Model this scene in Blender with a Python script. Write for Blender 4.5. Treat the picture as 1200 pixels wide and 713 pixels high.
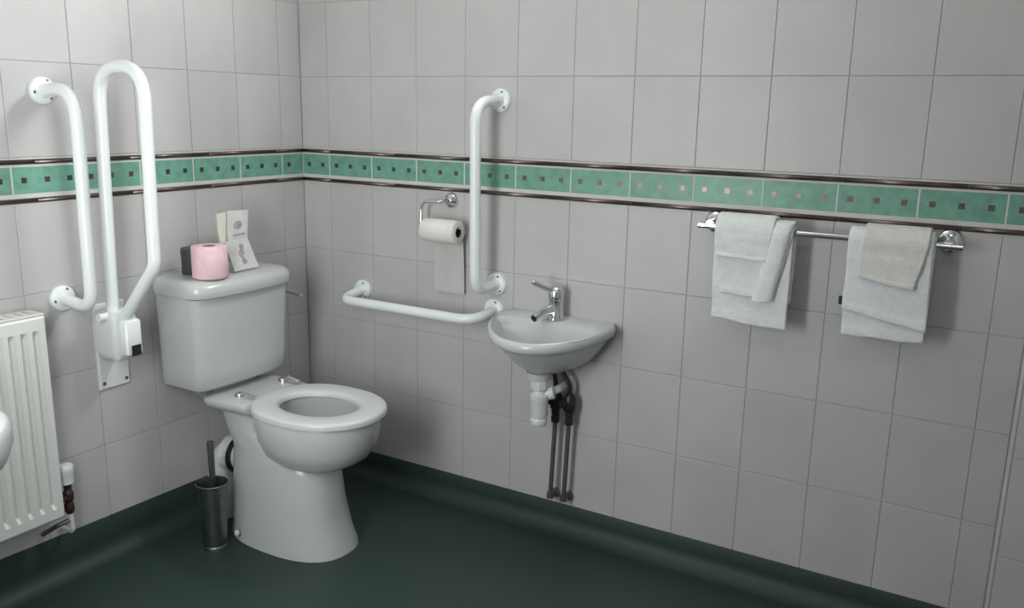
import bpy, bmesh, math, random
from mathutils import Vector, Matrix, noise
PI = math.pi
for o in list(bpy.data.objects): bpy.data.objects.remove(o)
scene = bpy.context.scene
C = scene.collection

# ------------------------------------------------------------------ camera
cam_data = bpy.data.cameras.new('camera'); cam = bpy.data.objects.new('camera', cam_data); C.objects.link(cam)
cam_data.sensor_width = 36.0; cam_data.lens = 36.0*1011.6/1200.0; cam_data.clip_start = 0.02
cam.matrix_world = (Matrix.Translation((2.3569, -2.4483, 1.4124)) @ Matrix.Rotation(0.5285, 4, 'Z')
                    @ Matrix.Rotation(1.3483, 4, 'X') @ Matrix.Rotation(0.0199, 4, 'Z'))
scene.camera = cam
# ------------------------------------------------------------------ world, light, exposure
world = bpy.data.worlds.new('overcast'); scene.world = world; world.use_nodes = True
bg = world.node_tree.nodes['Background']; bg.inputs[0].default_value = (0.80, 0.90, 1.0, 1); bg.inputs[1].default_value = 0.5
def area(name, loc, aim, sx, sy, power, col):
    l = bpy.data.lights.new(name, 'AREA'); l.shape = 'RECTANGLE'; l.size = sx; l.size_y = sy; l.energy = power; l.color = col
    o = bpy.data.objects.new(name, l); C.objects.link(o); o.location = loc
    o.rotation_euler = (Vector(aim)-Vector(loc)).to_track_quat('-Z', 'Y').to_euler(); return o
area('window_daylight', (1.00, -1.97, 1.14), (0.70, -1.0, 1.10), 0.34, 1.0, 16.5, (0.96, 1.0, 0.985))
area('high_window_daylight', (1.25, -0.07, 2.16), (1.15, -1.07, 2.16), 0.50, 0.28, 25.0, (0.97, 1.0, 0.99))
area('overhead_fill', (2.25, -1.75, 2.42), (2.25, -1.75, 0.0), 0.40, 0.40, 3.5, (1.0, 0.98, 0.95))  # unseen fill added overhead to flatten the light on the towel side
scene.view_settings.view_transform = 'Standard'; scene.view_settings.look = 'None'
scene.view_settings.gamma = 1.0; scene.view_settings.use_curve_mapping = False
scene.view_settings.exposure = 0.0

# ------------------------------------------------------------------ materials
def mat(name, col, rough=0.5, metal=0.0, var=0.0, scale=8.0, bump=0.0, bscale=60.0, rand=0.0, coat=0.0, col2=None, detail=4.0, lo=0.35, hi=0.65, spec=0.5):
    m = bpy.data.materials.new(name); m.use_nodes = True; nt = m.node_tree; b = nt.nodes['Principled BSDF']
    b.inputs['Roughness'].default_value = rough; b.inputs['Metallic'].default_value = metal
    b.inputs['Coat Weight'].default_value = coat; b.inputs['Coat Roughness'].default_value = 0.08
    b.inputs['Specular IOR Level'].default_value = spec
    tc = nt.nodes.new('ShaderNodeTexCoord'); geo = nt.nodes.new('ShaderNodeNewGeometry')
    nz = nt.nodes.new('ShaderNodeTexNoise'); nz.inputs['Scale'].default_value = scale; nz.inputs['Detail'].default_value = detail
    nt.links.new(geo.outputs['Position'], nz.inputs['Vector'])
    mr = nt.nodes.new('ShaderNodeMapRange'); mr.inputs[1].default_value = lo; mr.inputs[2].default_value = hi
    nt.links.new(nz.outputs[0], mr.inputs[0])
    mx = nt.nodes.new('ShaderNodeMix'); mx.data_type = 'RGBA'
    c2 = col2 if col2 else tuple(c*(1-var) for c in col)
    mx.inputs[6].default_value = (*col, 1); mx.inputs[7].default_value = (*c2, 1)
    nt.links.new(mr.outputs[0], mx.inputs[0]); out = mx.outputs[2]
    if rand > 0:
        oi = nt.nodes.new('ShaderNodeObjectInfo'); r2 = nt.nodes.new('ShaderNodeMapRange')
        r2.inputs[3].default_value = 1-rand; r2.inputs[4].default_value = 1+rand*0.5
        nt.links.new(oi.outputs['Random'], r2.inputs[0])
        hs = nt.nodes.new('ShaderNodeHueSaturation'); nt.links.new(r2.outputs[0], hs.inputs['Value']); nt.links.new(out, hs.inputs['Color']); out = hs.outputs[0]
    nt.links.new(out, b.inputs['Base Color'])
    if bump > 0:
        n2 = nt.nodes.new('ShaderNodeTexNoise'); n2.inputs['Scale'].default_value = bscale; n2.inputs['Detail'].default_value = 3
        nt.links.new(geo.outputs['Position'], n2.inputs['Vector'])
        bp = nt.nodes.new('ShaderNodeBump'); bp.inputs['Strength'].default_value = bump; bp.inputs['Distance'].default_value = 0.01
        nt.links.new(n2.outputs[0], bp.inputs['Height']); nt.links.new(bp.outputs[0], b.inputs['Normal'])
    return m
M = {}
M['tile'] = mat('glazed_tile', (0.52, 0.505, 0.505), 0.42, var=0.07, scale=5.0, rand=0.03, bump=0.02, bscale=9)
M['grout'] = mat('grout', (0.46, 0.45, 0.44), 0.85, var=0.12, scale=14)
M['palegrout'] = mat('pale_border_grout', (0.60, 0.585, 0.57), 0.85, var=0.08, scale=14)
M['green'] = mat('green_border_glaze', (0.17, 0.38, 0.295), 0.40, var=0.22, scale=30, rand=0.06)
M['bronze'] = mat('bronze_lustre', (0.19, 0.15, 0.14), 0.34, 1.0, var=0.3, scale=20)
M['dot'] = mat('bronze_inlay', (0.20, 0.155, 0.145), 0.36, 1.0, var=0.3, scale=40)
M['vinyl'] = mat('green_vinyl', (0.018, 0.037, 0.032), 0.50, col2=(0.024, 0.046, 0.041), scale=240, detail=2, bump=0.05, bscale=180)
M['cove'] = mat('green_vinyl_cove', (0.015, 0.033, 0.028), 0.58, col2=(0.020, 0.040, 0.035), scale=240, detail=2)
M['ceramic'] = mat('white_vitreous_china', (0.515, 0.535, 0.525), 0.26, var=0.03, scale=4, coat=0.12)
M['seat'] = mat('white_seat_plastic', (0.58, 0.595, 0.59), 0.34, var=0.02, scale=4)
M['rail'] = mat('white_powder_coat', (0.79, 0.825, 0.815), 0.30, var=0.03, scale=10, coat=0.2)
M['plastic'] = mat('white_plastic', (0.70, 0.72, 0.71), 0.35, var=0.04, scale=12)
M['radpaint'] = mat('radiator_enamel', (0.68, 0.69, 0.67), 0.35, var=0.03, scale=8)
M['chrome'] = mat('chrome', (0.72, 0.73, 0.74), 0.10, 1.0, var=0.06, scale=12)
M['steel'] = mat('brushed_steel', (0.24, 0.27, 0.265), 0.42, 1.0, var=0.15, scale=30)
M['pipe'] = mat('dull_grey_pipe', (0.20, 0.205, 0.20), 0.40, 0.7, var=0.3, scale=40)
M['copper'] = mat('tarnished_copper', (0.075, 0.042, 0.04), 0.5, 0.5, var=0.5, scale=60)
M['black'] = mat('black_plastic', (0.012, 0.013, 0.013), 0.40, var=0.2, scale=20)
M['dark'] = mat('dark_grey_tin', (0.075, 0.075, 0.08), 0.5, var=0.3, scale=30)
M['pink'] = mat('pink_tissue', (0.86, 0.60, 0.65), 0.92, var=0.10, scale=40, bump=0.25, bscale=180)
M['tissue'] = mat('white_tissue', (0.78, 0.76, 0.72), 0.92, var=0.06, scale=40, bump=0.2, bscale=150)
M['sheet'] = mat('thin_tissue_sheet', (0.55, 0.535, 0.53), 0.92, var=0.05, scale=30)
M['core'] = mat('card_core', (0.09, 0.07, 0.06), 0.9, var=0.2, scale=40)
M['pinkcore'] = mat('pink_card_core', (0.42, 0.25, 0.26), 0.9, var=0.2, scale=40)
M['paper'] = mat('grey_white_paper', (0.62, 0.61, 0.60), 0.8, var=0.14, scale=22)
M['cream'] = mat('cream_paper', (0.66, 0.65, 0.56), 0.8, var=0.12, scale=22)
M['ink'] = mat('grey_ink', (0.38, 0.38, 0.38), 0.8, var=0.3, scale=90)
M['towel'] = mat('white_terry', (0.85, 0.87, 0.86), 0.95, var=0.07, scale=60, bump=0.5, bscale=330)
M['towel_blue'] = mat('cool_white_terry', (0.83, 0.86, 0.88), 0.95, var=0.07, scale=60, bump=0.5, bscale=330)
M['towel_cream'] = mat('cream_terry', (0.77, 0.755, 0.73), 0.95, var=0.08, scale=60, bump=0.5, bscale=330)
M['navy'] = mat('navy_label', (0.03, 0.035, 0.07), 0.8, var=0.1, scale=50)
M['bristle'] = mat('grey_bristle', (0.35, 0.36, 0.36), 0.9, var=0.3, scale=90)
M['paint'] = mat('matt_white_paint', (0.70, 0.70, 0.69), 0.8, var=0.04, scale=3)
M['water'] = mat('still_water', (0.38, 0.40, 0.39), 0.03, var=0.05, scale=6)

# ------------------------------------------------------------------ helpers
def tag(o, label=None, cat=None, group=None, kind=None):
    if label: o['label'] = label
    if cat: o['category'] = cat
    if group: o['group'] = group
    if kind: o['kind'] = kind
    return o
def thing(name, loc, label, cat, group=None):
    o = bpy.data.objects.new(name, None); C.objects.link(o); o.location = loc; o.empty_display_size = 0.05
    return tag(o, label, cat, group)
def origin(parent):
    v = Vector((0, 0, 0))
    while parent is not None: v += parent.location; parent = parent.parent
    return v
def link(name, bm, m, parent=None, smooth=True, sharp=40, bevel=0, sub=0, loc=None):
    """world-space bmesh -> mesh object under parent"""
    off = origin(parent) if parent is not None else Vector((0, 0, 0))
    if loc is not None: off = off + (Vector(loc) - off)
    bmesh.ops.remove_doubles(bm, verts=bm.verts, dist=1e-6)
    bmesh.ops.recalc_face_normals(bm, faces=bm.faces)
    if smooth:
        for f in bm.faces: f.smooth = True
        for e in bm.edges:
            if len(e.link_faces) == 2 and e.calc_face_angle(0) > math.radians(sharp): e.smooth = False
    bmesh.ops.translate(bm, verts=bm.verts, vec=-off)
    me = bpy.data.meshes.new(name); bm.to_mesh(me); bm.free()
    if not isinstance(m, (list, tuple)): m = [m]
    for k in m: me.materials.append(M[k])
    o = bpy.data.objects.new(name, me); C.objects.link(o)
    if parent is not None:
        o.parent = parent; o.location = off - origin(parent)
    else: o.location = off
    if bevel:
        b = o.modifiers.new('bevel', 'BEVEL'); b.width = bevel; b.segments = 3; b.limit_method = 'ANGLE'; b.angle_limit = math.radians(40)
    if sub:
        s = o.modifiers.new('sub', 'SUBSURF'); s.levels = s.render_levels = sub
    return o
def box(bm, x0, x1, y0, y1, z0, z1, mi=0):
    vs = [bm.verts.new(p) for p in ((x0,y0,z0),(x1,y0,z0),(x1,y1,z0),(x0,y1,z0),(x0,y0,z1),(x1,y0,z1),(x1,y1,z1),(x0,y1,z1))]
    for f in ((0,3,2,1),(4,5,6,7),(0,1,5,4),(1,2,6,5),(2,3,7,6),(3,0,4,7)):
        bm.faces.new([vs[i] for i in f]).material_index = mi
def loft(bm, rings, cap0=True, cap1=True, closed=True, mi=0):
    R = [[bm.verts.new(p) for p in r] for r in rings]; n = len(R[0])
    for a, b in zip(R, R[1:]):
        for i in range(n if closed else n-1):
            j = (i+1) % n; bm.faces.new((a[i], a[j], b[j], b[i])).material_index = mi
    if cap0: bm.faces.new(R[0]).material_index = mi
    if cap1: bm.faces.new(R[-1]).material_index = mi
def frames(pts):
    pts = [Vector(p) for p in pts]; T = []
    for i in range(len(pts)):
        a = pts[max(i-1, 0)]; b = pts[min(i+1, len(pts)-1)]; T.append((b-a).normalized())
    n = T[0].orthogonal().normalized(); N = []
    for i, t in enumerate(T):
        n = (n - t*n.dot(t)).normalized(); N.append((n, t.cross(n)))
    return pts, T, N
def tube(bm, path, r, seg=16, cap=True, mi=0):
    pts, T, N = frames(path); rings = []
    for i, p in enumerate(pts):
        rr = r[i] if isinstance(r, (list, tuple)) else r; n, b = N[i]
        rings.append([p + n*rr*math.cos(2*PI*k/seg) + b*rr*math.sin(2*PI*k/seg) for k in range(seg)])
    loft(bm, rings, cap, cap, mi=mi)
def bend(pts, rad, n=8):
    """round the corners of a polyline"""
    pts = [Vector(p) for p in pts]; out = [pts[0]]
    for i in range(1, len(pts)-1):
        p = pts[i]; a = pts[i-1]-p; b = pts[i+1]-p; r = rad[i-1] if isinstance(rad, (list, tuple)) else rad
        ang = a.angle(b); d = min(r/math.tan(ang/2), a.length*0.49 if i > 1 else a.length*0.98, b.length*0.49 if i < len(pts)-2 else b.length*0.98)
        s = p + a.normalized()*d; e = p + b.normalized()*d
        for k in range(n+1):
            t = k/n; out.append(s*(1-t)**2 + p*2*t*(1-t) + e*t*t)
    out.append(pts[-1]); return out
def lathe(bm, prof, center, axis='z', seg=32, mi=0, cap=True):
    """prof: (radius, distance along axis)"""
    c = Vector(center); A = {'x': Vector((1,0,0)), 'y': Vector((0,1,0)), 'z': Vector((0,0,1)), '-y': Vector((0,-1,0)), '-x': Vector((-1,0,0))}
    a = A[axis] if isinstance(axis, str) else Vector(axis).normalized()
    u = a.orthogonal().normalized(); v = a.cross(u)
    rings = [[c + a*h + (u*math.cos(2*PI*k/seg) + v*math.sin(2*PI*k/seg))*max(r, 1e-4) for k in range(seg)] for r, h in prof]
    loft(bm, rings, cap, cap, mi=mi)
def nb(): return bmesh.new()
def sgnpow(c, e): return math.copysign(abs(c)**e, c)
def oval(x0, x1, yc, hw, z, n=2.0, seg=48, egg=0.0):
    xc = (x0+x1)/2; hx = (x1-x0)/2; r = []
    for k in range(seg):
        t = 2*PI*k/seg; c, s = sgnpow(math.cos(t), 2/n), sgnpow(math.sin(t), 2/n)
        r.append((xc+hx*c, yc+hw*s*(1-egg*c), z))
    return r
def rrect(x0, x1, y0, y1, z, r, bow=0.0, seg=5, span=6):
    """rounded rectangle in plan, the x1 side bowed outwards"""
    pts = []; yc = (y0+y1)/2; hy = (y1-y0)/2
    def arc(cx, cy, a0):
        for k in range(seg+1):
            a = a0+PI/2*k/seg; pts.append([cx+r*math.cos(a), cy+r*math.sin(a), z])
    arc(x0+r, y0+r, PI)                    # back, near side
    arc(x1-r, y0+r, 1.5*PI)
    for k in range(1, span): pts.append([x1, y0+r+(y1-y0-2*r)*k/span, z])
    arc(x1-r, y1-r, 0)
    arc(x0+r, y1-r, PI/2)
    for p in pts:
        f = (p[0]-x0)/(x1-x0); p[0] += bow*(1-((p[1]-yc)/hy)**2)*max(0, f)**3
    return pts

# ------------------------------------------------------------------ the room shell
YW = -2.06; XW = 1.42; X2 = 3.15; YF = -2.95; H = 2.45; XB = 2.412; YB = -0.17       # far right wall, wall behind the camera, ceiling, boxing edge and face
T = 0.0022                                                     # tiles stand proud of the grout
ZB = 1.195; PW = 0.2; G = 0.0022
ROWS = [(0.02, 0.364), (0.364, 0.6205), (0.6205, 0.877), (0.877, 1.1335), (1.2565, 1.513), (1.513, 1.7695), (1.7695, 2.026), (2.026, 2.2825), (2.2825, 2.45)]
def struct(name, bm, m, **k): return tag(link(name, bm, m, smooth=False, **k), kind='structure')
b = nb(); box(b, -0.15, X2+0.15, YF-0.15, 0.15, -0.1, 0.0); floor = struct('floor', b, 'vinyl')
b = nb(); box(b, -0.15, X2+0.15, YF-0.15, 0.15, H, H+0.1); struct('ceiling', b, 'paint')
b = nb(); box(b, -0.15, -T, YW, 0.0, 0, H); wall_left = struct('wall_left', b, 'grout')
b = nb(); box(b, -0.15, X2, T, 0.15, 0, H); wall_back = struct('wall_back', b, 'grout')
b = nb(); box(b, XB+T, X2, YB+T, T, 0, H); wall_pier = struct('wall_boxing', b, 'grout')
b = nb(); box(b, X2, X2+0.15, YF, 0.15, 0, H); struct('wall_right', b, 'paint')
# wall behind the camera with the window opening that lets the daylight in
b = nb(); wx0, wx1, wz0, wz1 = 0.70, 1.28, 0.62, 1.66
box(b, -0.15, wx0, YW-0.15, YW, 0, H); box(b, wx1, XW, YW-0.15, YW, 0, H); box(b, wx0, wx1, YW-0.15, YW, 0, wz0); box(b, wx0, wx1, YW-0.15, YW, wz1, H)
struct('wall_front', b, 'paint')
b = nb(); box(b, XW-0.15, XW, YF-0.15, YW-0.15, 0, H); struct('wall_recess', b, 'paint')
b = nb(); box(b, XW, X2+0.15, YF-0.15, YF, 0, H); struct('wall_rear', b, 'paint')
b = nb(); fr = 0.05
box(b, wx0, wx0+fr, YW-0.1, YW-0.04, wz0, wz1); box(b, wx1-fr, wx1, YW-0.1, YW-0.04, wz0, wz1)
box(b, wx0+fr, wx1-fr, YW-0.1, YW-0.04, wz0, wz0+fr); box(b, wx0+fr, wx1-fr, YW-0.1, YW-0.04, wz1-fr, wz1)
struct('window_1', b, 'plastic')

cache = {}
def tile_mesh(w, h, m, key):
    k = (round(w, 4), round(h, 4), key)
    if k in cache: return cache[k]
    bm = nb(); e = 0.0014; hw, hh = w/2-(0.0018 if key == 'border' else G/2), h/2-G/2       # built facing -y, centred
    loft(bm, [[(sx*(hw-i), yy, sz*(hh-i)) for sx, sz in ((-1,-1),(1,-1),(1,1),(-1,1))] for yy, i in ((T+0.001, 0), (0.0006, 0), (0.0, e))], cap0=False)
    bmesh.ops.recalc_face_normals(bm, faces=bm.faces)
    if key == 'border':
        for q in (-1, 0, 1):
            cx = q*PW/3
            if w < 0.199: continue
            dot(bm, cx)
    me = bpy.data.meshes.new(key+'_tile'); bm.to_mesh(me); bm.free()
    for mm in m: me.materials.append(M[mm])
    cache[k] = me; return me
def dot(bm, cx):
    s = 0.0078; loft(bm, [[(cx+sx*(s-i), yy, sz*(s-i)) for sx, sz in ((-1,-1),(1,-1),(1,1),(-1,1))] for yy, i in ((0.001, 0), (-0.0006, 0.0004))], cap0=False, mi=1)
def put(name, me, parent, along, z, side):
    o = bpy.data.objects.new(name, me); C.objects.link(o); o.parent = parent
    lz = Vector((along, 0, z)) if side == 'back' else (Vector((0, -along, z)) if side == 'left' else Vector((along, YB, z)))
    o.location = lz - parent.location
    if side == 'left': o.rotation_euler = (0, 0, PI/2)
    return o
def liner_mesh(w):
    k = ('liner', round(w, 4))
    if k in cache: return cache[k]
    bm = nb(); hw = w/2-0.001; R = []
    for s in (-1, 1):
        R.append([(s*hw, T, -0.0070)] + [(s*hw, 0.001-0.0070*math.sin(PI*i/10), -0.0070*math.cos(PI*i/10)) for i in range(11)] + [(s*hw, T, 0.0070)])
    loft(bm, R); bmesh.ops.recalc_face_normals(bm, faces=bm.faces)
    for f in bm.faces: f.smooth = len(f.verts) == 4
    me = bpy.data.meshes.new('liner'); bm.to_mesh(me); bm.free(); me.materials.append(M['bronze']); cache[k] = me; return me
def clad(parent, side, start, first, end, lfirst):
    """vertical joints start/first/first+0.2...; each tile one object"""
    xs = [start]; x = first
    while x < end-0.002:
        xs.append(x); x += PW
    xs.append(end)
    for a, c in zip(xs, xs[1:]):
        w = c-a
        if w < 0.006: continue
        for z0, z1 in ROWS: put('tile', tile_mesh(w, z1-z0, ['tile'], 'wall'), parent, (a+c)/2, (z0+z1)/2, side)
        if w > 0.199: me = tile_mesh(w, 0.0765, ['green', 'dot'], 'border')
        else:
            k = ('cut', side, round(a, 3)); bm = nb(); e = 0.0014; hw, hh = w/2-0.0018, 0.0765/2-G/2
            loft(bm, [[(sx*(hw-i), yy, sz*(hh-i)) for sx, sz in ((-1,-1),(1,-1),(1,1),(-1,1))] for yy, i in ((T+0.001, 0), (0.0006, 0), (0.0, e))], cap0=False)
            bmesh.ops.recalc_face_normals(bm, faces=bm.faces)
            ds = [(c-PW/6-i*PW/3) for i in range(3)] if a == start else [(a+PW/6+i*PW/3) for i in range(3)]
            sg = -1 if side == 'left' else 1
            for d in ds:
                if a+0.008 < d < c-0.008: dot(bm, sg*(d-(a+c)/2))
            me = bpy.data.meshes.new('border_tile_cut'); bm.to_mesh(me); bm.free(); me.materials.append(M['green']); me.materials.append(M['dot'])
        put('border_tile', me, parent, (a+c)/2, ZB, side)
    ls = [start]; x = lfirst
    while x < end-0.01:
        if x > start+0.01: ls.append(x)
        x += 0.3
    ls.append(end)
    for a, c in zip(ls, ls[1:]):
        for z in (ZB-0.0560, ZB+0.0497): put('border_liner', liner_mesh(c-a), parent, (a+c)/2, z, side)
clad(wall_back, 'back', 0.0, 0.1315, XB, 0.1415)
clad(wall_left, 'left', 0.0, 0.108, -YW, 0.145)
clad(wall_pier, 'pier', XB+0.009, XB+0.2, X2, XB+0.2)
b = nb(); box(b, 0.0, XB, 0.0004, T+0.001, ZB-0.0645, ZB+0.0605); link('border_bed', b, 'palegrout', wall_back, smooth=False)
b = nb(); box(b, -T-0.001, -0.0004, YW, 0.0, ZB-0.0645, ZB+0.0605); link('border_bed', b, 'palegrout', wall_left, smooth=False)
# white bead on the outside corner of the boxing, and its tiled return side
b = nb(); tube(b, [(XB+0.004, YB+0.004, 0.0), (XB+0.004, YB+0.004, H)], 0.0045, 10); struct('trim_1', b, 'tile')
b = nb(); box(b, XB, XB+T+0.001, YB+0.008, -0.004, 0.1, H); link('side_tile_strip', b, 'tile', wall_pier, smooth=False)

# coved vinyl skirting
def cove(name, pts_fn, n):
    b = nb(); R = []
    for i in range(n+1): R.append(pts_fn(i/n))
    loft(b, R, closed=True); return tag(link(name, b, 'cove', sharp=50), kind='structure')
def prof(h, r=0.055, t=0.006):
    p = [(0.0, 0.0), (0.0, h), (t*0.6, h), (t, h-0.003)]
    for k in range(9):
        a = PI/2*k/8; p.append((t+r-r*math.cos(a), r-r*math.sin(a)+0.0005))
    return p
cove('baseboard_left', lambda f: [(d-0.004, YW*f, z) for d, z in prof(0.112+0.045*f)], 6)
cove('baseboard_back', lambda f: [((XB)*f, -d+0.004, z) for d, z in prof(0.101)], 6)
cove('baseboard_pier', lambda f: [(XB-0.004+(X2-XB)*f, YB-d+0.004, z) for d, z in prof(0.101)], 2)

# ------------------------------------------------------------------ toilet
YT = -0.512
toilet = thing('toilet', (0.38, YT, 0), 'white close-coupled toilet with open seat standing against the left wall', 'toilet')
b = nb()
loft(b, [oval(*r, seg=48) for r in (   # pedestal and neck
    (0.165, 0.632, YT, 0.141, 0.0, 2.5), (0.165, 0.630, YT, 0.140, 0.012, 2.5), (0.168, 0.612, YT, 0.131, 0.06, 2.5), (0.172, 0.588, YT, 0.122, 0.16, 2.5),
    (0.175, 0.575, YT, 0.116, 0.26, 2.5), (0.18, 0.55, YT, 0.112, 0.315, 2.5), (0.17, 0.36, YT, 0.106, 0.375, 2.6), (0.16, 0.345, YT, 0.118, 0.44, 2.6), (0.15, 0.34, YT, 0.125, 0.468, 2.6))])
loft(b, [oval(*r, seg=56) for r in (   # bowl: outside, rim, inside
    (0.40, 0.60, YT, 0.075, 0.290, 2.1), (0.365, 0.645, YT, 0.115, 0.303, 2.1), (0.335, 0.688, YT, 0.146, 0.33, 2.1), (0.315, 0.716, YT, 0.165, 0.372, 2.1), (0.305, 0.729, YT, 0.172, 0.42, 2.1),
    (0.30, 0.732, YT, 0.174, 0.462, 2.1), (0.305, 0.728, YT, 0.170, 0.471, 2.1), (0.37, 0.68, YT, 0.125, 0.471, 2.0), (0.375, 0.675, YT, 0.120, 0.455, 2.0),
    (0.365, 0.685, YT, 0.128, 0.435, 2.0), (0.375, 0.67, YT, 0.118, 0.39, 2.0), (0.40, 0.61, YT, 0.085, 0.352, 2.0), (0.42, 0.56, YT, 0.055, 0.335, 2.0))])
def plat(z, gx, s):                    # shelf under the cistern, widening to the rim
    P = []; prof_ = [(0.06, 0.10), (0.145, 0.118), (0.165, 0.150), (0.185, 0.154), (0.26, 0.150), (0.315, 0.148), (0.335, 0.146), (0.345, 0.135)]
    for x, w in prof_: P.append((x, YT-w+s, z))
    for x, w in reversed(prof_): P.append((x, YT+w-s, z))
    return P
loft(b, [plat(0.435, 0, 0.05), plat(0.45, 0, 0.016), plat(0.462, 0, 0.004), plat(0.476, 0, 0.0), plat(0.484, 0, 0.004), plat(0.486, 0, 0.014)])
pan = link('pan', b, 'ceramic', toilet, sharp=50)
b = nb(); loft(b, [oval(0.402, 0.605, YT, 0.083, 0.355, seg=32), oval(0.402, 0.605, YT, 0.083, 0.3565, seg=32)]); link('water', b, 'water', pan)
# seat ring
b = nb(); seg = 72; O = []
sec = [(0.0, 0.0), (0.0, 0.010), (0.015, 0.015), (0.06, 0.0185), (0.14, 0.020), (0.5, 0.0205), (0.84, 0.0195), (0.94, 0.0165), (0.99, 0.010), (1.0, 0.0)]
def ringpt(t, f):
    c, s = math.cos(t), math.sin(t)
    ox = 0.530+0.220*sgnpow(c, 0.92 if c > 0 else 0.74); oy = 0.183*sgnpow(s, 0.95)
    ix = 0.525+0.138*c; iy = 0.107*s
    return ox+(ix-ox)*f, YT+oy+(iy-oy)*f
for f, z in sec: O.append([(*ringpt(2*PI*k/seg, f), 0.4725+z) for k in range(seg)])
O.append(O[0]); loft(b, O, False, False)
seat = link('seat', b, 'seat', toilet, sharp=60)
for yy in (YT-0.080, YT+0.112):
    b = nb(); lathe(b, [(0.016, 0), (0.016, 0.008), (0.013, 0.012), (0.0, 0.013)], (0.258, yy, 0.4855), 'z', 20)
    tube(b, bend([(0.258, yy, 0.494), (0.285, yy, 0.504), (0.335, yy, 0.496)], 0.012), 0.0075, 12)
    tag(link('hinge', b, 'chrome', seat), 'chrome seat hinge')
# cistern and lid
YCn, YCf = -0.707, -0.310
b = nb()
loft(b, [rrect(0.006, x1, YCn+i, YCf-i, z, r, bow) for x1, i, z, r, bow in (
    (0.175, 0.030, 0.509, 0.02, 0.006), (0.192, 0.014, 0.511, 0.022, 0.010), (0.198, 0.009, 0.518, 0.025, 0.010), (0.201, 0.007, 0.57, 0.027, 0.010), (0.208, 0.003, 0.70, 0.028, 0.012), (0.214, 0.0, 0.815, 0.030, 0.014))])
b2 = b; box(b2, 0.02, 0.15, YT-0.09, YT+0.09, 0.470, 0.512)
link('cistern', b, 'ceramic', toilet, sharp=50)
b = nb()
loft(b, [rrect(0.004, x1, YCn-i, YCf+i, z, r, bow) for x1, i, z, r, bow in (
    (0.214, 0.0, 0.815, 0.042, 0.02), (0.226, 0.012, 0.820, 0.046, 0.022), (0.230, 0.015, 0.833, 0.048, 0.022), (0.229, 0.014, 0.850, 0.048, 0.022), (0.222, 0.009, 0.862, 0.046, 0.022),
    (0.207, 0.0, 0.869, 0.044, 0.02), (0.17, -0.03, 0.873, 0.04, 0.015), (0.12, -0.08, 0.874, 0.03, 0.01))])
link('cistern_lid', b, 'ceramic', toilet, sharp=50)
b = nb(); lathe(b, [(0.016, -0.004), (0.016, 0.006), (0.010, 0.012)], (0.15, YCf-0.004, 0.772), 'y', 20)
tube(b, bend([(0.15, YCf, 0.772), (0.15, YCf+0.022, 0.772), (0.185, YCf+0.032, 0.768), (0.235, YCf+0.034, 0.762)], 0.01), [0.006]*12+[0.007]*8+[0.0085], 12)
tag(link('flush_lever', b, 'chrome', toilet), 'chrome flush lever')
# soil pipe bend at the rear of the pan
b = nb(); tube(b, bend([(0.22, YT, 0.235), (0.085, YT-0.012, 0.24), (0.075, YT-0.018, 0.0)], 0.085, 12), 0.052, 24)
lathe(b, [(0.060, -0.012), (0.064, -0.008), (0.064, 0.02), (0.060, 0.026)], (0.125, YT-0.008, 0.237), (1, 0.1, 0.0), 28)
sp = link('soil_pipe', b, 'plastic', toilet)
b = nb(); lathe(b, [(0.0655, 0), (0.0655, 0.012)], (0.152, YT-0.005, 0.237), (1, 0.1, 0.0), 28); tag(link('rubber_seal', b, 'black', sp), 'black rubber seal')
for s in (-1, 1):
    b = nb(); lathe(b, [(0.010, 0), (0.009, 0.004), (0.0, 0.007)], (0.28, YT+s*0.141, 0.035), (0, s, 0.15), 14); link('floor_screw_cap', b, 'plastic', toilet)

# ------------------------------------------------------------------ things on the cistern
def roll(b, c, r, rin, L, axis):
    prof_ = [(rin, 0.0), (r-0.003, 0.0), (r, 0.003), (r, L-0.003), (r-0.003, L), (rin, L), (rin, 0.0)]
    lathe(b, prof_, c, axis, 40, cap=False)
ZL = 0.8745
pk = thing('toilet_roll', (0.180, -0.615, ZL), 'pink toilet roll standing upright on the cistern lid', 'toilet roll')
b = nb(); roll(b, (0.180, -0.615, ZL), 0.055, 0.021, 0.100, 'z'); link('paper', b, 'pink', pk, sharp=60)
b = nb(); roll(b, (0.180, -0.615, ZL+0.001), 0.021, 0.0195, 0.0985, 'z'); link('cardboard_core', b, 'pinkcore', pk, sharp=60)
tn = thing('small_tin', (0.085, -0.603, ZL), 'dark grey round tin half hidden behind the pink toilet roll', 'tin')
b = nb(); lathe(b, [(0.033, 0), (0.035, 0.003), (0.035, 0.062)], (0.085, -0.603, ZL), 'z', 28); link('body', b, 'dark', tn)
b = nb(); lathe(b, [(0.036, 0.062), (0.036, 0.078), (0.033, 0.083), (0.02, 0.084)], (0.085, -0.603, ZL), 'z', 28); link('lid', b, 'dark', tn)
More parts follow.
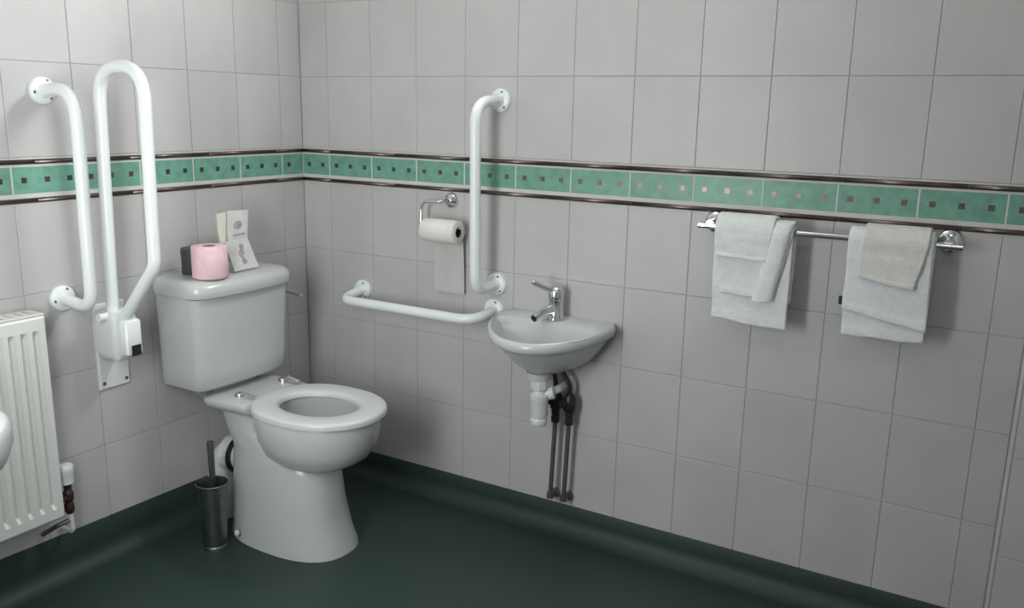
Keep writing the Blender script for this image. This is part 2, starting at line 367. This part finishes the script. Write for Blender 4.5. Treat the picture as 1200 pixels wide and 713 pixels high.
# paper sanitary bag leaning against the wall
bag = thing('paper_bag', (0.15, -0.47, ZL), 'white and cream paper bag with grey print propped up behind the pink toilet roll', 'paper bag')
def slab(b, P, t):
    """quad sheet with thickness t; P 4 corners seen from the front"""
    P = [Vector(p) for p in P]; n = (P[1]-P[0]).cross(P[3]-P[0]).normalized()*t; g = 6
    def S(u, v, k):
        p = (P[0]*(1-u)+P[1]*u)*(1-v)+(P[3]*(1-u)+P[2]*u)*v
        return p + n*k + n*(0.5*math.sin(PI*u)*math.sin(PI*v))*(1 if k else -0.2)
    F = [[b.verts.new(S(i/g, j/g, 1)) for i in range(g+1)] for j in range(g+1)]
    Bk = [[b.verts.new(S(i/g, j/g, 0)) for i in range(g+1)] for j in range(g+1)]
    for j in range(g):
        for i in range(g):
            b.faces.new((F[j][i], F[j][i+1], F[j+1][i+1], F[j+1][i])); b.faces.new((Bk[j][i], Bk[j+1][i], Bk[j+1][i+1], Bk[j][i+1]))
    ed = [(0, i) for i in range(g)]+[(j, g) for j in range(g)]+[(g, i) for i in range(g, 0, -1)]+[(j, 0) for j in range(g, 0, -1)]
    for (j, i), (l, k) in zip(ed, ed[1:]+ed[:1]): b.faces.new((F[j][i], Bk[j][i], Bk[l][k], F[l][k]))
b = nb(); slab(b, [(0.185, -0.528, ZL+0.002), (0.178, -0.418, ZL+0.002), (0.140, -0.428, ZL+0.100), (0.145, -0.528, ZL+0.094)], 0.008)
bf = link('bag_front', b, 'paper', bag, sharp=50)
b = nb(); slab(b, [(0.142, -0.508, ZL+0.080), (0.136, -0.424, ZL+0.086), (0.106, -0.385, ZL+0.186), (0.108, -0.474, ZL+0.190)], 0.006)
bt = link('bag_flap', b, 'paper', bag, sharp=50)
b = nb(); slab(b, [(0.136, -0.534, ZL+0.060), (0.132, -0.495, ZL+0.06), (0.100, -0.462, ZL+0.187), (0.100, -0.514, ZL+0.183)], 0.005)
tag(link('bag_side', b, 'cream', bag, sharp=50), 'cream folded side of the bag')
def onq(P, u, v, lift):
    P = [Vector(p) for p in P]; n = (P[1]-P[0]).cross(P[3]-P[0]).normalized()
    return (P[0]*(1-u)+P[1]*u)*(1-v)+(P[3]*(1-u)+P[2]*u)*v + n*lift
QF = [(0.185, -0.528, ZL+0.002), (0.178, -0.418, ZL+0.002), (0.140, -0.428, ZL+0.100), (0.145, -0.528, ZL+0.094)]
QT = [(0.142, -0.508, ZL+0.080), (0.136, -0.424, ZL+0.086), (0.106, -0.385, ZL+0.186), (0.108, -0.474, ZL+0.190)]
def decal(name, Q, poly, par, lift):
    b = nb(); vs = [b.verts.new(onq(Q, u, v, lift)) for u, v in poly]; f = b.faces.new(vs)
    r = bmesh.ops.extrude_face_region(b, geom=[f]); n = (Vector(Q[1])-Vector(Q[0])).cross(Vector(Q[3])-Vector(Q[0])).normalized()
    bmesh.ops.translate(b, verts=[v for v in r['geom'] if isinstance(v, bmesh.types.BMVert)], vec=n*0.0006); link(name, b, 'ink', par, smooth=False)
lady = [(0.40, 0.22), (0.50, 0.17), (0.60, 0.23), (0.52, 0.33), (0.50, 0.44), (0.58, 0.52), (0.60, 0.66), (0.66, 0.78), (0.56, 0.84), (0.46, 0.78), (0.50, 0.68), (0.40, 0.60), (0.36, 0.48), (0.44, 0.38)]
decal('printed_figure', QF, lady, bf, 0.0125)
decal('printed_emblem', QT, [(0.45+0.22*math.cos(t*PI/8), 0.55+0.13*math.sin(t*PI/8)) for t in range(16)], bt, 0.0092)
decal('printed_line', QT, [(0.2, 0.24), (0.85, 0.24), (0.85, 0.29), (0.2, 0.29)], bt, 0.0085)

# ------------------------------------------------------------------ toilet brush
BX, BY = 0.235, -0.705
bh = thing('toilet_brush_holder', (BX, BY, 0), 'tapered stainless steel toilet brush holder on the floor beside the toilet', 'brush holder')
b = nb(); lathe(b, [(0.030, 0.0), (0.036, 0.0), (0.0365, 0.004), (0.048, 0.205), (0.0515, 0.222), (0.049, 0.224), (0.0455, 0.205), (0.034, 0.01), (0.0, 0.009)], (BX, BY, 0), 'z', 36)
link('tapered_cup', b, 'steel', bh, sharp=50)
b = nb(); lathe(b, [(0.039, 0.0), (0.039, 0.008), (0.037, 0.010), (0.036, 0.0)], (BX, BY, 0.0), 'z', 36, cap=False); link('base_ring', b, 'steel', bh, sharp=50)
br = thing('toilet_brush', (BX, BY, 0.01), 'toilet brush with steel handle standing in the steel holder', 'brush')
b = nb(); lathe(b, [(0.006, 0.10), (0.0065, 0.17), (0.0095, 0.19), (0.0105, 0.30), (0.0115, 0.345), (0.011, 0.352), (0.0, 0.356)], (BX+0.004, BY, 0.01), 'z', 20); link('handle', b, 'steel', br)
b = nb(); lathe(b, [(0.010, 0.011), (0.03, 0.03), (0.033, 0.08), (0.02, 0.105), (0.006, 0.108)], (BX+0.002, BY, 0.01), 'z', 20); link('bristle_head', b, 'bristle', br)

# ------------------------------------------------------------------ grab rails
def flange(parent, c, axis, r=0.038, d=0.014, mat_='rail'):
    A = {'x': Vector((1,0,0)), '-y': Vector((0,-1,0))}[axis]; c = Vector(c)
    b = nb(); lathe(b, [(r, 0.0), (r, d*0.5), (r*0.93, d*0.85), (r*0.75, d), (r*0.52, d*1.15), (r*0.47, d*1.7)], c, axis, 32)
    f = link('flange', b, mat_, parent, sharp=60)
    u = Vector((0,0,1)); v = A.cross(u)
    for k in range(3):
        a = PI/2+2*PI*k/3+0.35; b = nb(); p = c + (u*math.sin(a)+v*math.cos(a))*r*0.72 + A*(d*0.82)
        lathe(b, [(0.0048, 0.0), (0.0045, 0.003), (0.002, 0.0032)], p, axis, 12); link('screw', b, 'pipe', f)
RT = 0.0175
def grab(name, label, path, rad, f0, f1, axis):
    t = thing(name, f0, label, 'grab rail')
    b = nb(); tube(b, bend(path, rad, 12), RT, 20); link('rail_tube', b, 'rail', t); flange(t, f0, axis); flange(t, f1, axis); return t
grab('grab_rail', 'white vertical grab rail above the radiator on the left wall', [(0.008, -1.0, 1.437), (0.148, -1.0, 1.445), (0.140, -1.0, 0.835), (0.008, -1.0, 0.852)], [0.085, 0.055], (0, -1.0, 1.437), (0, -1.0, 0.852), 'x')
grab('grab_rail', 'tall white vertical grab rail to the right of the toilet roll holder', [(0.872, -0.008, 1.438), (0.860, -0.135, 1.432), (0.860, -0.125, 0.822), (0.868, -0.008, 0.834)], [0.075, 0.055], (0.872, 0, 1.438), (0.868, 0, 0.834), '-y')
grab('grab_rail', 'low white horizontal grab rail between the toilet and the small basin', [(0.283, -0.008, 0.742), (0.275, -0.118, 0.724), (0.866, -0.125, 0.726), (0.860, -0.008, 0.744)], [0.055, 0.085], (0.283, 0, 0.742), (0.860, 0, 0.744), '-y')
# hinged drop-down rail, folded up
YH = -0.893
fr_ = thing('folding_support_rail', (0, YH, 0.55), 'white hinged support rail loop folded up against the wall beside the cistern', 'support rail')
b = nb(); tube(b, bend([(0.075, YH, 0.79), (0.100, YH, 1.505), (0.292, YH, 1.505), (0.282, YH, 0.96), (0.115, YH+0.01, 0.785)], [0.1, 0.1, 0.07], 14), RT, 20); link('rail_loop', b, 'rail', fr_)
b = nb(); loft(b, [[(x, YH+0.034+sy*(0.052-i), z) for sy, z in ((-1, 0.545+i), (1, 0.545+i), (1, 0.815-i), (-1, 0.815-i))] for x, i in ((0.0, 0), (0.006, 0), (0.010, 0.004))]); link('back_plate', b, 'plastic', fr_, smooth=False)
b = nb(); loft(b, [rrect(0.010+i, 0.118-i, YH-0.030+i, YH+0.052-i, z, 0.018) for z, i in ((0.655, 0.012), (0.66, 0.004), (0.68, 0.0), (0.785, 0.0), (0.80, 0.004), (0.806, 0.014))])
hb = link('hinge_housing', b, 'plastic', fr_, sharp=50)
b = nb(); loft(b, [rrect(0.095+i, 0.142-i, YH-0.010+i, YH+0.046-i, z, 0.01) for z, i in ((0.672, 0.006), (0.678, 0), (0.775, 0), (0.782, 0.006))]); link('release_catch', b, 'rail', hb, sharp=50)
b = nb(); box(b, 0.120, 0.1445, YH+0.006, YH+0.036, 0.672, 0.704); tag(link('release_button', b, 'black', hb, smooth=False), 'black release button')
b = nb(); lathe(b, [(0.012, 0), (0.012, 0.10), (0.009, 0.104)], (0.08, YH-0.052, 0.792), 'y', 16); link('pivot_pin', b, 'rail', fr_)
for k, (y, z) in enumerate(((-0.004, 0.565), (0.072, 0.565))):
    b = nb(); lathe(b, [(0.006, 0), (0.0055, 0.003), (0.002, 0.0035)], (0.009, YH+y, z), 'x', 12); link('screw', b, 'pipe', fr_)

# ------------------------------------------------------------------ radiator
ra = thing('radiator', (0.06, -1.26, 0.235), 'white ribbed panel radiator on the left wall below the grab rail', 'radiator')
y1, y0 = -1.118, -1.405; zb, zt = 0.235, 0.838; pitch = 0.0335
ys = []; y = y1-0.012
prof_r = [(y1, 0.100), (y1-0.012, 0.100)]
k = 0
while y-pitch > y0+0.005:
    for f, d in ((0.10, 0.100), (0.22, 0.093), (0.30, 0.089), (0.52, 0.089), (0.60, 0.093), (0.72, 0.100), (1.0, 0.100)): prof_r.append((y-pitch*f, d))
    y -= pitch
prof_r.append((y0, 0.100))
b = nb(); R = []
for z, fl, ins in ((zb, 1, 0.006), (zb+0.008, 1, 0.0), (zb+0.035, 1, 0), (zb+0.05, 0, 0), (zt-0.055, 0, 0), (zt-0.040, 1, 0), (zt-0.008, 1, 0), (zt, 1, 0.006)):
    R.append([(0.100-ins if fl else d-ins, yy, z) for yy, d in prof_r] + [(0.086, y0, z), (0.086, y1, z)])
loft(b, R); link('front_panel', b, 'radpaint', ra, sharp=28)
b = nb(); box(b, 0.030, 0.044, y0, y1, zb, zt); link('rear_panel', b, 'radpaint', ra, smooth=False, bevel=0.003)
b = nb(); box(b, 0.028, 0.097, y1-0.002, y1+0.004, zb+0.02, zt-0.002); link('side_cover', b, 'radpaint', ra, smooth=False, bevel=0.002)
b = nb(); box(b, 0.026, 0.099, y0, y1+0.003, zt, zt+0.005)
g = y1-0.02
gr = link('top_grille', b, 'radpaint', ra, smooth=False, bevel=0.0015)
for i in range(10):
    yy = y1-0.02-i*0.026
    b = nb(); box(b, 0.040, 0.085, yy-0.008, yy, zt+0.0045, zt+0.0056); link('grille_slot', b, 'grout', gr, smooth=False)
for yy in (-1.17, -1.35):
    b = nb(); box(b, 0.0, 0.032, yy-0.015, yy+0.015, zb+0.08, zb+0.14); link('bracket', b, 'radpaint', ra, smooth=False)
va = thing('radiator_valve', (0.066, -1.082, 0.14), 'white capped radiator valve with tarnished brass body by the floor', 'valve')
vx, vy = 0.066, -1.080
b = nb(); lathe(b, [(0.012, 0.318), (0.019, 0.322), (0.0195, 0.352), (0.021, 0.356), (0.021, 0.374), (0.018, 0.378), (0.0, 0.379)], (vx, vy, 0), 'z', 24); link('valve_cap', b, 'plastic', va, sharp=50)
b = nb(); lathe(b, [(0.008, 0.225), (0.014, 0.235), (0.014, 0.255), (0.010, 0.262), (0.015, 0.27), (0.015, 0.292), (0.010, 0.30), (0.012, 0.318)], (vx, vy, 0), 'z', 8); lathe(b, [(0.012, 0), (0.012, 0.036)], (vx, vy-0.002, 0.278), (0, -1, 0), 8)
link('valve_body', b, 'copper', va, sharp=30)
b = nb(); tube(b, bend([(vx, vy, 0.225), (vx, vy+0.004, 0.165), (0.0, vy+0.012, 0.155)], 0.02), 0.0075, 14); link('riser_pipe', b, 'plastic', va)
b = nb(); tube(b, bend([(vx, vy, 0.205), (0.05, -1.11, 0.195), (0.0, -1.13, 0.160)], 0.02), 0.007, 12); link('return_pipe', b, 'pipe', va)

# ------------------------------------------------------------------ toilet roll holder and white roll
RX, RY, RZ = 0.688, -0.066, 1.017
th = thing('toilet_roll_holder', (0.682, 0, 1.105), 'chrome toilet roll holder with curved arm below the green border', 'roll holder')
b = nb(); lathe(b, [(0.026, 0), (0.026, 0.008), (0.022, 0.014), (0.012, 0.017), (0.010, 0.02)], (0.682, 0, 1.103), '-y', 28); link('wall_flange', b, 'chrome', th, sharp=60)
b = nb(); tube(b, bend([(0.682, -0.012, 1.103), (0.682, RY, 1.103), (0.600, RY, 1.100), (0.598, RY, RZ+0.001), (0.768, RY, RZ+0.001)], [0.02, 0.035, 0.015], 8), 0.0055, 14); link('arm', b, 'chrome', th)
wr = thing('toilet_roll', (RX, RY, RZ), 'white toilet roll hanging on the chrome holder with a loose sheet', 'toilet roll')
b = nb(); roll(b, (RX-0.072, RY, RZ-0.012), 0.0395, 0.0185, 0.138, 'x'); link('paper', b, 'tissue', wr, sharp=60)
b = nb(); roll(b, (RX-0.071, RY, RZ-0.012), 0.0184, 0.017, 0.136, 'x'); tag(link('cardboard_core', b, 'core', wr, sharp=60), 'dark cardboard core')
b = nb(); n = 10; sh = [(-0.024, RZ+0.005), (-0.020, RZ-0.03), (-0.016, RZ-0.09), (-0.012, RZ-0.15), (-0.010, RZ-0.235)]
R = []
for x in [RX-0.070+i*0.125/n for i in range(n+1)]: R.append([(x, y+0.0025*math.sin(x*90), z) for y, z in sh] + [(x, y-0.0009+0.0025*math.sin(x*90), z) for y, z in reversed(sh)])
loft(b, R); link('loose_sheet', b, 'sheet', wr)

# ------------------------------------------------------------------ small basin with tap, trap and supply pipes
BX0, BW, BD, BZ = 1.105, 0.205, 0.300, 0.757
def dshape(hw, d, z, y0=-0.002, n=2.0, x0=BX0, seg=40, back=8, nb_=None):
    P = []
    for k in range(seg+1):
        t = PI*k/seg; P.append((x0+hw*sgnpow(math.cos(t), 2/n), y0-(d+y0)*abs(math.sin(t))**(2/n), z))
    for k in range(1, back): P.append((x0-hw+2*hw*k/back, y0, z))
    return P
ba = thing('wash_basin', (BX0, 0, 0.60), 'small white wall-hung wash basin with rounded front on the tiled wall', 'wash basin')
b = nb()
outer = [(0.045, 0.145, 0.598), (0.075, 0.175, 0.602), (0.125, 0.210, 0.632), (0.155, 0.242, 0.670), (0.178, 0.270, 0.702), (0.187, 0.280, 0.718), (0.196, 0.292, 0.7235), (0.204, 0.300, 0.729), (0.206, 0.302, 0.738), (0.206, 0.302, 0.747), (0.203, 0.298, 0.755), (0.197, 0.292, 0.758)]
R = [dshape(w, d, z) for w, d, z in outer]
def inner(hw, d0, d1, z):                      # bowl opening set forward of the tap shelf
    P = []
    for k in range(41):
        t = PI*k/40; P.append((BX0+hw*sgnpow(math.cos(t), 0.92), -d0-(d1-d0)*math.sin(t), z))
    for k in range(1, 8):
        u = -1+2*k/8; P.append((BX0+hw*u, -d0+0.022*(1-u*u), z))
    return P
R += [inner(0.184, 0.095, 0.280, 0.7555), inner(0.177, 0.100, 0.273, 0.749), inner(0.158, 0.105, 0.258, 0.725), inner(0.128, 0.115, 0.238, 0.685), inner(0.07, 0.13, 0.20, 0.658), inner(0.022, 0.15, 0.185, 0.652)]
loft(b, R)
for v in b.verts: v.co.x = BX0+(v.co.x-BX0)*(1.035-0.12*(max(0, v.co.y+0.075)/0.075)**2)+0.012
for v in b.verts: v.co.z += min(0, 0.11*(v.co.y+0.06))*max(0, min(1, (v.co.z-0.60)/0.12))   # rim dips to the front
bowl = link('bowl', b, 'ceramic', ba, sharp=55)
b = nb(); lathe(b, [(0.022, 0.0), (0.023, 0.003), (0.018, 0.005), (0.0, 0.004)], (BX0, -0.167, 0.652), 'z', 24); link('waste_outlet', b, 'chrome', bowl)
b = nb(); lathe(b, [(0.040, 0.597), (0.040, 0.575), (0.034, 0.572)], (BX0+0.0, -0.125, 0.0), 'z', 24); link('waste_boss', b, 'ceramic', ba)
TX, TY = 1.118, -0.048
ta = thing('mixer_tap', (TX, TY, 0.757), 'chrome lever mixer tap on the small basin', 'tap')
b = nb(); lathe(b, [(0.029, 0.0), (0.029, 0.004), (0.025, 0.008), (0.0235, 0.05), (0.024, 0.062)], (TX, TY, 0.7575), 'z', 28); link('body', b, 'chrome', ta, sharp=50)
b = nb(); tube(b, [(TX, TY, 0.795), (TX-0.012, TY-0.04, 0.79), (TX-0.024, TY-0.085, 0.776), (TX-0.027, TY-0.095, 0.772)], [0.017, 0.014, 0.0125, 0.0125], 18)
spo = link('spout', b, 'chrome', ta); b = nb(); lathe(b, [(0.0105, 0), (0.0105, 0.0015)], (TX-0.0275, TY-0.0955, 0.7722), (-0.003, -0.01, -0.0042), 16); link('aerator', b, 'black', spo)
b = nb(); lathe(b, [(0.0245, 0.0), (0.0255, 0.006), (0.025, 0.03), (0.017, 0.042), (0.0, 0.045)], (TX, TY, 0.820), 'z', 28)
tube(b, [(TX-0.005, TY-0.01, 0.850), (TX-0.028, TY-0.040, 0.864), (TX-0.045, TY-0.066, 0.880), (TX-0.049, TY-0.071, 0.883)], [0.0105, 0.0085, 0.0095, 0.005], 14); link('lever', b, 'chrome', ta, sharp=50)
tr = thing('bottle_trap', (BX0, -0.13, 0.43), 'white plastic bottle trap under the small basin', 'trap')
tx, ty = BX0+0.006, -0.128
b = nb(); lathe(b, [(0.0, 0.418), (0.022, 0.419), (0.027, 0.425), (0.028, 0.44), (0.025, 0.445), (0.029, 0.452), (0.029, 0.505), (0.031, 0.508), (0.031, 0.522), (0.022, 0.528), (0.018, 0.545)], (tx, ty, 0), 'z', 28); link('trap_bottle', b, 'plastic', tr, sharp=45)
b = nb(); lathe(b, [(0.024, 0.540), (0.030, 0.544), (0.031, 0.568), (0.027, 0.574)], (tx, ty, 0), 'z', 10); link('collar_nut', b, 'plastic', tr, sharp=30)
b = nb(); tube(b, bend([(tx, ty, 0.512), (tx+0.030, ty+0.012, 0.531), (1.153, -0.085, 0.535), (1.153, -0.002, 0.535)], 0.012), 0.0135, 18); lathe(b, [(0.021, 0.0), (0.0215, 0.004), (0.0215, 0.018), (0.017, 0.021)], (tx+0.024, ty+0.012, 0.527), (1, 0.45, 0.25), 20); link('outlet_pipe', b, 'plastic', tr, sharp=45)
for i, (px, lab) in enumerate(((1.128, 'left water supply pipe under the small basin, nearest the white trap'), (1.178, 'right water supply pipe under the small basin, away from the trap'))):
    sp_ = thing('water_supply_pipe', (px, -0.03, 0.13), lab, 'pipe')
    py = -0.045
    b = nb(); tube(b, bend([(px-0.010, -0.004, 0.138), (px-0.010, py, 0.138), (px, py, 0.41)], 0.014), 0.0078, 14); link('lower_pipe', b, 'pipe', sp_)
    b = nb(); lathe(b, [(0.016, 0), (0.016, 0.01), (0.010, 0.014)], (px-0.010, 0, 0.138), '-y', 18); lathe(b, [(0.012, 0), (0.012, 0.02)], (px-0.010, py, 0.134), 'z', 14); link('wall_elbow', b, 'pipe', sp_, sharp=50)
    b = nb(); lathe(b, [(0.009, 0.405), (0.0145, 0.408), (0.0145, 0.428), (0.010, 0.432), (0.014, 0.436), (0.0145, 0.452), (0.009, 0.456)], (px, py, 0), 'z', 6); link('compression_nut', b, 'copper', sp_, sharp=20)
    b = nb(); lathe(b, [(0.013, 0.450), (0.020, 0.458), (0.0205, 0.500), (0.012, 0.512)], (px, py, 0), 'z', 16); lathe(b, [(0.014, 0.0), (0.014, 0.036), (0.007, 0.038)], (px, py, 0.485), (-0.6, -1, 0), 12); link('isolating_valve', b, 'black', sp_, sharp=40)
    b = nb(); tube(b, bend([(px, py, 0.508), (px+0.002, py-0.01, 0.55), (1.118+i*0.022, -0.055, 0.603)], 0.03), 0.0075, 14); link('flexible_hose', b, 'copper', sp_)

# ------------------------------------------------------------------ towel rail
ZR, YR = 1.099, -0.062
tr_ = thing('towel_rail', (1.91, 0, ZR), 'long chrome towel rail on the tiled wall holding two sets of towels', 'towel rail')
b = nb(); tube(b, [(1.575, YR, ZR), (2.250, YR, ZR)], 0.0085, 18); link('rail_bar', b, 'chrome', tr_)
for x in (1.606, 2.216):
    b = nb(); lathe(b, [(0.031, 0), (0.031, 0.006), (0.027, 0.012), (0.013, 0.016), (0.011, -YR-0.004)], (x, 0, ZR+0.006), '-y', 28); p = link('wall_post', b, 'chrome', tr_, sharp=60)
# ------------------------------------------------------------------ towels
def towel(name, label, group, m, top, botL, botR, rad, back, th=0.006, wav=0.004, seed=0, hem=True, bulge=0.0):
    """top=(x_left,x_right) over the rail; botL/botR=(x,z) of the front lower corners; back = z of the rear hem"""
    t = thing(name, ((top[0]+top[1])/2, YR, min(botL[1], botR[1])), label, 'towel', group)
    nu, nv, na, nk = 26, 34, 10, 12; P = []
    for i in range(nu+1):
        u = i/nu; col = []; xt = top[0]*(1-u)+top[1]*u; xb = botL[0]*(1-u)+botR[0]*u; zb_ = botL[1]*(1-u)+botR[1]*u
        for k in range(nk): 
            v = k/nk; col.append((xt, min(YR+rad*0.8, -0.009), back*(1-v)+ZR*v))
        for k in range(na+1):
            a = PI*k/na; yy = YR+rad*math.cos(a); 
            col.append((xt, min(yy, -0.009) if a < PI/2 else yy, ZR+rad*math.sin(a)))
        for k in range(1, nv+1):
            v = k/nv; w = noise.noise((u*2.2+seed, v*2.6, seed*1.7)); x = xt*(1-v)+xb*v; z = ZR*(1-v)+zb_*v
            y = YR-rad-bulge*math.sin(PI*v)+wav*w*min(1, v*3)-0.0025*v
            if hem and v > 0.90: y -= 0.0022
            col.append((x+0.0035*noise.noise((v*3.1, seed, u))*v, y, z+0.004*noise.noise((u*3, seed, 4.2))*v))
        P.append(col)
    b = nb(); V = [[b.verts.new(p) for p in col] for col in P]
    for i in range(nu):
        for j in range(len(P[0])-1): b.faces.new((V[i][j], V[i+1][j], V[i+1][j+1], V[i][j+1]))
    for f in b.faces: f.smooth = True
    o = link('cloth', b, m, t, sharp=180)
    s = o.modifiers.new('thick', 'SOLIDIFY'); s.thickness = th; s.offset = 0.0
    d = o.modifiers.new('sub', 'SUBSURF'); d.levels = d.render_levels = 1
    return t
towel('bath_towel', 'white bath towel at the back of the left towel set, reaching lowest there', 'white towels on the chrome rail', 'towel', (1.628, 1.846), (1.636, 0.842), (1.848, 0.832), 0.0185, 0.90, 0.010, 0.005, 1)
ht = towel('hand_towel', 'white hand towel with slanting right edge in the left towel set', 'white towels on the chrome rail', 'towel', (1.632, 1.846), (1.662, 0.918), (1.806, 0.914), 0.0290, 0.96, 0.010, 0.005, 5)
b = nb(); R = []
for k in range(25):
    v = k/24; xl = 1.797*(1-v)+1.752*v; xr = 1.8455*(1-v)+1.806*v; z = 1.128*(1-v)+0.912*v; yb = YR-0.036-0.003*v if v > 0.1 else YR-0.022-0.14*v; n_ = 0.003*noise.noise((v*4, 2.2, 0))
    R.append([(xl+n_, yb, z), (xl+0.004+n_, yb-0.007, z-0.001), (xl+0.016, yb-0.010, z-0.003), (xr-0.014, yb-0.0095, z-0.001), (xr-0.003, yb-0.006, z), (xr, yb, z+0.001)])
loft(b, R); link('folded_edge', b, 'towel', ht, sharp=80)
towel('face_cloth', 'small white face cloth on top of the left towel set', 'white towels on the chrome rail', 'towel', (1.636, 1.797), (1.640, 1.025), (1.784, 1.018), 0.0395, 1.03, 0.010, 0.004, 9)
rb = towel('bath_towel', 'bluish white bath towel with navy side label at the back of the right set', 'white towels on the chrome rail', 'towel_blue', (1.984, 2.190), (1.990, 0.844), (2.190, 0.848), 0.0185, 0.90, 0.010, 0.005, 13)
b = nb(); box(b, 1.977, 1.997, YR-0.028, YR-0.022, 0.926, 0.948); tag(link('label_tag', b, 'navy', rb, smooth=False), 'navy label tag')
towel('hand_towel', 'bluish white hand towel with sloping hem in the middle of the right set', 'white towels on the chrome rail', 'towel_blue', (1.986, 2.187), (1.988, 0.914), (2.194, 0.880), 0.0290, 0.96, 0.010, 0.005, 17)
towel('face_cloth', 'small cream face cloth lying on the right towel set', 'white towels on the chrome rail', 'towel_cream', (2.022, 2.178), (2.018, 1.006), (2.156, 0.985), 0.0395, 1.02, 0.010, 0.004, 21)

# ------------------------------------------------------------------ larger basin cut off by the left edge of the view
XL, DL = 0.60, 0.53
lb = thing('wash_basin', (XL, YW, 0.62), 'rounded white basin edge at the left border in front of the radiator', 'wash basin')
def lring(hw, d, z, n=2.2):
    P = []
    for k in range(37):
        t = PI*k/36; P.append((XL+hw*sgnpow(math.cos(t), 2/n), YW+d*abs(math.sin(t))**(2/n), z))
    for k in range(1, 8): P.append((XL-hw+2*hw*k/8, YW, z))
    return P
def lin(hw, d0, d1, z):
    P = []; yc = YW+(d0+d1)/2; hd = (d1-d0)/2
    for k in range(37):
        t = PI*k/36; P.append((XL+hw*math.cos(t), yc+hd*math.sin(t), z))
    for k in range(1, 8):
        t = PI+PI*k/8; P.append((XL+hw*math.cos(t), yc+hd*math.sin(t)*0.8, z))
    return P
b = nb(); loft(b, [lring(0.08, 0.28, 0.63), lring(0.16, 0.40, 0.645), lring(0.235, 0.485, 0.685), lring(0.268, 0.517, 0.722), lring(0.279, 0.529, 0.755), lring(0.279, 0.529, 0.778), lring(0.275, 0.525, 0.793), lring(0.266, 0.516, 0.800),
    lin(0.235, 0.14, 0.485, 0.797), lin(0.222, 0.15, 0.472, 0.783), lin(0.17, 0.19, 0.42, 0.70), lin(0.05, 0.27, 0.35, 0.68)]); link('bowl', b, 'ceramic', lb, sharp=55)
b = nb(); lathe(b, [(0.022, 0.0), (0.023, 0.003), (0.018, 0.005), (0.0, 0.004)], (XL, YW+0.31, 0.680), 'z', 24); link('waste_outlet', b, 'chrome', lb)
# high window on the back wall, above the view
b = nb(); hx0, hx1, hz0, hz1 = 0.92, 1.58, 1.97, 2.36
box(b, hx0, hx0+0.05, -0.035, -0.001, hz0, hz1); box(b, hx1-0.05, hx1, -0.035, -0.001, hz0, hz1); box(b, hx0+0.05, hx1-0.05, -0.035, -0.001, hz0, hz0+0.05); box(b, hx0+0.05, hx1-0.05, -0.035, -0.001, hz1-0.05, hz1)
w2 = struct('window_2', b, 'plastic')
b = nb(); box(b, hx0+0.05, hx1-0.05, -0.012, -0.004, hz0+0.05, hz1-0.05); link('frosted_pane', b, 'paint', w2, smooth=False)
